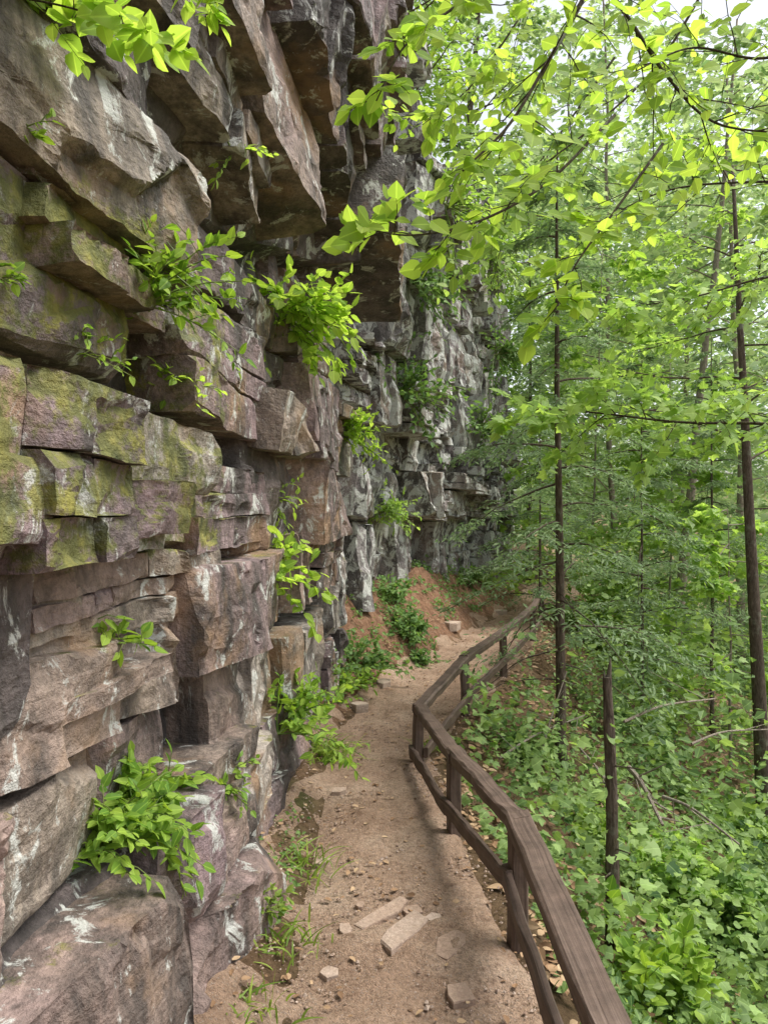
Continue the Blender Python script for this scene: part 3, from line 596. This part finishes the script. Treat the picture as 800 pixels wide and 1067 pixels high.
# ------------------------------------------------------------------ trees
def broad(name, label, x, y, ht, r, lean=(0, 0), c0=.25, lim=20, ll=2.2, leaf=.11, per=9, mat='far', bark='bark', tm=DI, z0=None, group='trees on the slope', elev=.25, sub=7, wb=3.):
    b = np.array([x, y, (zg(x, y) if z0 is None else z0)-.15]); root = thing(name, label, 'tree', b, group)
    t = np.linspace(0, 1, 14); wob = np.cumsum(rng.normal(size=(14, 2))*.012*ht/14*wb, 0)
    pts = b+np.stack([lean[0]*ht*t+wob[:, 0], lean[1]*ht*t+wob[:, 1], ht*t], -1)
    tr = MB(); tube(tr, pts, r*(1-.82*t)*(1+.5*np.exp(-t*40)), 10, True); lm = tr; A_ = []; B_ = []
    for k in range(lim):
        f = c0+(1-c0)*(k+rng.random())/lim; q = np.array([np.interp(f, t, pts[:, i]) for i in range(3)])
        az = k*2.4+rng.normal()*.4; el = elev+rng.normal()*.2; l = ll*(1.05-.6*(f-c0)/(1-c0))*rng.uniform(.6, 1.1)
        d = np.array([math.cos(az)*math.cos(el), math.sin(az)*math.cos(el), math.sin(el)]); tt = np.linspace(0, 1, 7)[:, None]
        lp = q+d*l*tt+np.array([0, 0, -.18])*l*tt**2+np.cumsum(rng.normal(size=(7, 3))*.03*l, 0)*tt
        tube(lm, lp, np.linspace(max(.008, r*.25*(1-f*.6)), .004, 7), 5)
        for s_ in range(sub):
            f2 = .3+.7*(s_+.5)/sub; q2 = np.array([np.interp(f2, tt[:, 0], lp[:, i]) for i in range(3)])
            a2 = az+(1 if s_ % 2 else -1)*rng.uniform(.5, 1.1); l2 = l*.42*(1.15-f2*.6)*rng.uniform(.7, 1.2)
            e = q2+np.array([math.cos(a2), math.sin(a2), rng.normal()*.18-.05])*l2
            tube(lm, [q2, (q2+e)/2+[0, 0, .02], e], [.006, .004, .002], 3)
            A_.append(q2+(e-q2)*.15); B_.append(e)
            for w in range(2):
                q3 = q2+(e-q2)*rng.uniform(.3, .9); a3 = a2+rng.choice([-1, 1])*rng.uniform(.5, 1.); e3 = q3+np.array([math.cos(a3), math.sin(a3), rng.normal()*.2-.1])*l2*.5
                A_.append(q3); B_.append(e3)
        A_.append(lp[4]); B_.append(lp[6])
    cr = MB(); spray(cr, A_, B_, per, leaf, tm, jit=leaf*.35, nrand=.55)
    tr.obj('trunk', M[bark], root, True); cr.obj('crown', M[mat], root)
    return root
def hemlock(name, label, x, y, ht, r, c0, nb, ll, lean=(0, 0), z0=None, dead=0, group='hemlocks', per=17):
    b = np.array([x, y, (zg(x, y) if z0 is None else z0)-.15]); root = thing(name, label, 'tree', b, group)
    t = np.linspace(0, 1, 14); wob = np.cumsum(rng.normal(size=(14, 2))*.006*ht/10, 0)
    pts = b+np.stack([lean[0]*ht*t+wob[:, 0], lean[1]*ht*t+wob[:, 1], ht*t], -1)
    tr = MB(); tube(tr, pts, r*(1-.85*t)*(1+.5*np.exp(-t*40)), 10, True); lm = tr; A_ = []; B_ = []
    for k in range(nb+dead):
        dd = k >= nb
        f = c0+(1-c0)*(k+rng.random())/nb if not dd else rng.uniform(.08, c0*1.3)
        q = np.array([np.interp(f, t, pts[:, i]) for i in range(3)]); az = k*2.4+rng.normal()*.3
        l = ll*(1.05-.9*max(0, f-c0)/(1-c0))*rng.uniform(.5, 1.2)*(.5 if dd else 1); tt = np.linspace(0, 1, 8)[:, None]; ris = rng.normal()*.2+.1
        lp = q+np.array([math.cos(az), math.sin(az), ris])*l*tt+np.array([0, 0, -.40])*l*tt**2+np.cumsum(rng.normal(size=(8, 3))*.025*l, 0)*tt
        tube(lm, lp, np.linspace(.010 if not dd else .006, .002, 8), 4)
        if dd: continue
        ns = int(10+l*9)
        for s_ in range(ns):
            f2 = .12+.88*s_/ns; q2 = np.array([np.interp(f2, tt[:, 0], lp[:, i]) for i in range(3)])
            a2 = az+(1 if s_ % 2 else -1)*rng.uniform(.6, 1.1); l2 = l*.38*(1.1-.85*f2)*rng.uniform(.6, 1.3)+.05
            e = q2+np.array([math.cos(a2), math.sin(a2), rng.normal()*.22-.3])*l2; A_.append(q2); B_.append(e)
        A_.append(lp[5]); B_.append(lp[7])
    tube(lm, [pts[-1], pts[-1]+[0, 0, .1]], [.004, .002], 4)
    cr = MB(); spray(cr, A_, B_, per, .07, NE, .9, .25, .15, .016, 1., .5)
    tr.obj('trunk', M['bark'], root, True); cr.obj('crown', M['hemlock'], root); return root
def xy(px, d): return (px-CX)/F*d, d
x, y = xy(584, 6.0); hemlock('hemlock_tree', 'slender hemlock with straight dark trunk just below the railing, nearest the far bend', x, y, 5.2, .046, .24, 32, 1.3, (-.004, 0), dead=14)
x, y = xy(800, 7.6); broad('maple_tree', 'dark bare trunk rising at the right edge of the picture', x, y, 7.2, .085, (-.048, 0), .58, 14, 1.8, .095, 6, 'maple', wb=.8)
x, y = xy(742, 11); hemlock('hemlock_tree', 'thin dark hemlock further down the slope, behind the right-hand trunk', x, y, 6., .034, .3, 32, 1.7, dead=10)
x, y = xy(668, 8.5); hemlock('hemlock_tree', 'grey-green young hemlock in the middle distance behind the slender trunk', x, y, 4.6, .024, .22, 32, 1.4)
x, y = xy(562, 10.5); hemlock('hemlock_tree', 'small bushy hemlock standing behind the end of the railing', x, y, 3.4, .026, .12, 28, 1.)
x, y = xy(700, 15); broad('forest_tree', 'pale grey trunk leaning to the right in the middle distance', x, y, 13, .11, (.10, 0), .5, 24, 3.0, .19, 5, 'far', 'barkl', OVW)
x, y = xy(640, 17); broad('forest_tree', 'tall tree with light green crown beyond the end of the far rock wall', x, y, 15, .08, (-.01, 0), .14, 40, 3., .20, 5, 'far', 'barkl')
x, y = xy(590, 22); broad('forest_tree', 'distant tree rising just right of the far rock wall', x, y, 17, .09, (0, 0), .14, 38, 3.4, .23, 5, 'far', 'barkl')
x, y = xy(770, 18); broad('forest_tree', 'tall pale trunk with high crown at the right in the distance', x, y, 16, .11, (-.02, 0), .3, 32, 3.2, .22, 5, 'far', 'barkl')
x, y = xy(712, 24); broad('forest_tree', 'far tree with bare straight trunk between the two hemlocks', x, y, 18, .12, (.01, 0), .3, 32, 3.8, .25, 5, 'far', 'barkl')
x, y = xy(880, 12); broad('forest_tree', 'large tree whose crown reaches in from the right picture edge', x, y, 11, .11, (-.02, 0), .3, 26, 2.8, .17, 5, 'far', 'bark', OVW)
x, y = xy(552, 17.5); broad('forest_tree', 'thin tree with yellow-green crown beside the corner of the far wall', x, y, 9, .06, (0, 0), .12, 36, 2.2, .17, 7, 'maple', 'bark')
x, y = xy(760, 9); broad('maple_tree', 'leafy young maple at the right edge just behind the dark trunk', x, y, 3.4, .022, (.0, 0), .15, 18, 1.2, .11, 5, 'maple', 'barkl', MP, elev=.1)
x, y = xy(615, 12.5); broad('maple_tree', 'slim maple with pale crown between the far path and the young hemlock', x, y, 6.5, .026, (.01, 0), .12, 30, 1.8, .14, 5, 'maple', 'barkl', MP, elev=.05)
x, y = xy(700, 11.5); broad('maple_tree', 'small understory maple with flat layered sprays on the middle slope', x, y, 5.5, .024, (.01, 0), .2, 24, 1.7, .14, 5, 'maple', 'barkl', MP, elev=.02)
broad('cliff_top_tree', 'tree standing on top of the far rock wall at its left', .2, 12.2, 6, .10, (.05, -.05), .1, 34, 2.4, .15, 8, 'maple', 'bark', z0=7.0, group='trees on the cliff top')
broad('cliff_top_tree', 'tree standing on top of the far rock wall at its right corner', 1.5, 14.4, 7, .10, (.05, -.06), .03, 40, 2.6, .15, 8, 'far', 'bark', z0=6.0, group='trees on the cliff top')
# broken snag
b = gpt(637, 992); root = thing('dead_snag', 'broken dead trunk standing bare on the slope beside the railing', 'dead tree', b); m = MB()
top_ = P(632, 705, b[1]); pts = curve([b-[0, 0, .2], b*.5+top_*.5+[.012, 0, 0], top_], 16); rr = np.linspace(.034, .023, 16)*(1+.08*rng.normal(size=16)); tube(m, pts, rr, 12, True)
tube(m, [top_+[.008, 0, -.01], top_+[.014, 0, .05], top_+[.016, 0, .09]], [.014, .008, .002], 6); tube(m, [top_+[-.01, 0, -.01], top_+[-.014, 0, .03]], [.01, .002], 5); m.obj('trunk', M['bark'], root)
for k in range(7):
    m = MB(); q = pts[4+k]; a = rng.random()*6.28; e = q+np.array([math.cos(a), math.sin(a), .2])*rng.uniform(.05, .3); tube(m, [q, e], [.005, .002], 5); m.obj('broken_stub', M['bark'], root)
for lb, A0, B0, d0, d1, r in [('thin dead branch lying across the slope right of the snag', (650, 752), (745, 728), 4.6, 5.2, .010), ('fallen grey limb leaning down the slope behind the snag', (655, 800), (690, 860), 5.2, 4.6, .02), ('second fallen limb below the pale green shrub', (650, 845), (600, 775), 5.0, 6.0, .014), ('broken branch propped in the undergrowth at right', (690, 830), (770, 880), 4.8, 4.4, .012), ('thin fallen stick between the railing and the slender hemlock', (520, 790), (610, 745), 5.2, 6.4, .010),
                              ('bare twiggy branch reaching across the shrubs at the right edge', (720, 775), (800, 760), 5.0, 5.4, .009), ('dead stick leaning against the foot of the slender hemlock', (560, 800), (590, 700), 5.6, 6.0, .009)]:
    a = P(*A0, d0); c = P(*B0, d1); root = thing('fallen_branch', lb, 'fallen branch', a); m = MB(); cc = curve([a, a*.6+c*.4+[0, 0, .04], c], 12); tube(m, cc, np.linspace(r, r*.5, 12), 7, True)
    m.obj('wood', M['barkl'], root)
    for k in range(5): m = MB(); q = cc[2+2*k]; tube(m, [q, q+rng.normal(size=3)*.14], [r*.4, r*.15], 4); m.obj('side_twig', M['barkl'], root)
# far forest as one mass
g = MB(); nC = 320
dd = 17+rng.random(nC)**1.2*34; ra = .17+rng.random(nC)*.75; x = ra*dd; y = dd; zt = rng.random(nC)**1.15
keep = ~((x < 4.6) & (y < 19)); x = x[keep]; y = y[keep]; dd = dd[keep]; zt = zt[keep]
gz = zg(x, y); z = gz+.3+zt*(3.+dd*.40-gz*.9); per = 260
i = np.repeat(np.arange(len(x)), per); n = len(i); dv = nrm(rng.normal(size=(n, 3)))*rng.random(n)[:, None]**.5
rad = (.7+.045*dd)[i]
O = np.stack([x[i]+dv[:, 0]*rad*1.4, y[i]+dv[:, 1]*rad*1.4, z[i]+dv[:, 2]*rad*.6], -1); a = rng.random(n)*6.28
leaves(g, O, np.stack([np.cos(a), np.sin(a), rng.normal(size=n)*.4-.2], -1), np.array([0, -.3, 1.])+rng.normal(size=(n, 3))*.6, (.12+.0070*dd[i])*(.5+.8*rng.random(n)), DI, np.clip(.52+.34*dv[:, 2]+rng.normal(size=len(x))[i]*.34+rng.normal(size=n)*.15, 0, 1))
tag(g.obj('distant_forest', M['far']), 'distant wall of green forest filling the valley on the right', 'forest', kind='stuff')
# ------------------------------------------------------------------ overhanging branches
def branch(label, pts, r, tw, nt, leaf, mat='canopy', tm=OVB, per=4, sub=1, name='overhanging_branch', bend=.08):
    W = curve([P(*p) for p in pts], 36); root = thing(name, label, 'branch', W[0], 'leafy branches hanging over the path'); m = MB(); tube(m, W, np.linspace(r, r*.3, 36), 7); A_ = []; B_ = []
    T = nrm(np.gradient(W, axis=0)); up = np.array([0, 0, 1.]); tg = m
    for k in range(nt):
        f = (.12+.88*(k+.5)/nt)*35; i = int(f); q = W[i]; sd = nrm(np.cross(T[i], up))*(1 if k % 2 else -1)
        d = nrm(T[i]*.55+sd*rng.uniform(.5, 1.)+up*rng.normal()*.4); l = tw*(1.1-.5*k/nt)*rng.uniform(.5, 1.15); tt = np.linspace(0, 1, 6)[:, None]
        tp = q+d*l*tt-up*bend*l*tt**2+np.cumsum(rng.normal(size=(6, 3))*.03*l, 0)*tt; tube(tg, tp, np.linspace(r*.35, r*.12, 6), 4)
        A_ += [tp[1], tp[3]]; B_ += [tp[3], tp[5]]
        for s_ in range(sub):
            q2 = tp[2+s_ % 3]; e = q2+nrm(d+rng.normal(size=3)*.7)*l*.45; tube(tg, [q2, (q2+e)/2+up*.01, e], [r*.18, r*.14, r*.1], 3); A_.append(q2+(e-q2)*.2); B_.append(e)
    A_.append(W[31]); B_.append(W[35])
    lf = MB(); spray(lf, A_, B_, per, leaf, tm, .95, .35, .05, 0, .8, .5, nb=np.array([0, -.8, 0]))
    m.obj('branch', M['twig'], root); lf.obj('leaves', M[mat], root)
branch('dark branch slanting down from the top centre with bright backlit leaves', [(650, -90, 2.7), (604, 5, 2.6), (570, 65, 2.5), (530, 130, 2.4), (482, 178, 2.3)], .010, .42, 13, .076, per=3)
branch('leafy branch reaching left across the cliff top edge at the upper centre', [(600, -90, 2.3), (540, -40, 2.2), (470, 10, 2.1), (420, 50, 2.05), (392, 105, 2.0)], .006, .26, 12, .066, per=3)
branch('long drooping spray of leaves crossing in front of the overhanging rock', [(640, 120, 2.7), (570, 190, 2.5), (500, 230, 2.35), (430, 245, 2.2), (372, 236, 2.1)], .006, .28, 13, .07, per=3)
branch('hanging leaf cluster above the slender hemlock top', [(690, 150, 2.9), (640, 220, 2.7), (600, 275, 2.6), (575, 330, 2.5)], .006, .28, 10, .074, per=3)
branch('dark branch running from the top towards the right edge', [(600, -60, 3.1), (655, 20, 3), (695, 80, 3), (745, 128, 3), (830, 140, 3)], .010, .6, 13, .078, per=3)
branch('leafy branch entering from the upper right corner', [(900, 20, 3.3), (800, 60, 3.2), (720, 50, 3.2), (650, 80, 3.1)], .008, .6, 11, .078, per=3)
branch('flat spray of small maple leaves at right below the canopy', [(920, 290, 5), (820, 285, 5), (720, 310, 5), (640, 322, 5)], .011, .75, 18, .085, 'maple', MP, 5, 2)
branch('horizontal maple branch with wide leaf sprays across the right-hand trunk', [(900, 455, 4.8), (800, 442, 4.8), (710, 440, 4.8), (620, 430, 4.8), (555, 425, 4.8)], .013, .62, 22, .085, 'maple', MP, 6, 3)
branch('light green spray at right between the canopy and the maple branches', [(900, 190, 4.2), (770, 190, 4.2), (690, 200, 4.2), (615, 235, 4.1)], .009, .75, 14, .082, 'canopy', OVB, 4, 2)
branch('high leafy spray in front of the far wall top', [(600, -80, 4.4), (540, 20, 4.4), (490, 90, 4.3), (440, 130, 4.2)], .008, .7, 15, .082, 'canopy', OVB, 4, 2)
branch('leafy spray hanging before the upper outer edge of the far rock wall', [(640, 60, 6.2), (590, 130, 6.2), (540, 200, 6.1), (500, 260, 6.)], .010, .9, 16, .095, 'maple', OVB, 4, 2)
branch('high canopy branch over the far path', [(760, -60, 5.5), (690, 60, 5.5), (620, 130, 5.4), (540, 190, 5.3)], .012, 1., 14, .095, 'maple', OVB, 4, 2)
branch('leafy shoot dangling from the cliff top at the upper left corner', [(-120, -30, 1.75), (-20, -10, 1.7), (80, 10, 1.65), (165, 45, 1.6)], .004, .16, 18, .06, 'canopy', OVW, 4)
branch('short leafy shoot at the top edge over the rock face', [(160, -60, 2.0), (200, -15, 2.0), (225, 5, 2.0)], .003, .12, 6, .05, 'canopy', OV)
# ------------------------------------------------------------------ light, camera
el, az = math.radians(62), math.radians(82)
w = bpy.data.worlds.new('World'); S.world = w; w.use_nodes = True; nt = w.node_tree; bg = nt.nodes['Background']
sky = nt.nodes.new('ShaderNodeTexSky'); sky.sky_type = 'NISHITA'; sky.sun_disc = False; sky.sun_elevation = el; sky.sun_rotation = az; sky.dust_density = 3.; sky.air_density = 1.2
hs = nt.nodes.new('ShaderNodeHueSaturation'); hs.inputs['Saturation'].default_value = .3; hs.inputs['Value'].default_value = 1.65; nt.links.new(sky.outputs[0], hs.inputs['Color']); nt.links.new(hs.outputs[0], bg.inputs[0]); bg.inputs[1].default_value = .15
sl = bpy.data.lights.new('sun', 'SUN'); sl.energy = 5.; sl.angle = math.radians(32); sl.color = (1, .94, .85); so = bpy.data.objects.new('sun', sl); COL.objects.link(so)
sd = Vector((math.sin(az)*math.cos(el), math.cos(az)*math.cos(el), math.sin(el))); so.rotation_euler = sd.to_track_quat('Z', 'Y').to_euler(); so.location = (5, 5, 20)
cam = bpy.data.cameras.new('camera'); co = bpy.data.objects.new('camera', cam); COL.objects.link(co); co.location = (0, 0, H); co.rotation_euler = (math.radians(90), 0, 0)
cam.sensor_fit = 'VERTICAL'; cam.angle = 2*math.atan(533.5/F); cam.clip_end = 2000; cam.clip_start = .05; S.camera = co
S.view_settings.view_transform = 'Standard'; S.view_settings.look = 'None'; S.view_settings.exposure = 0
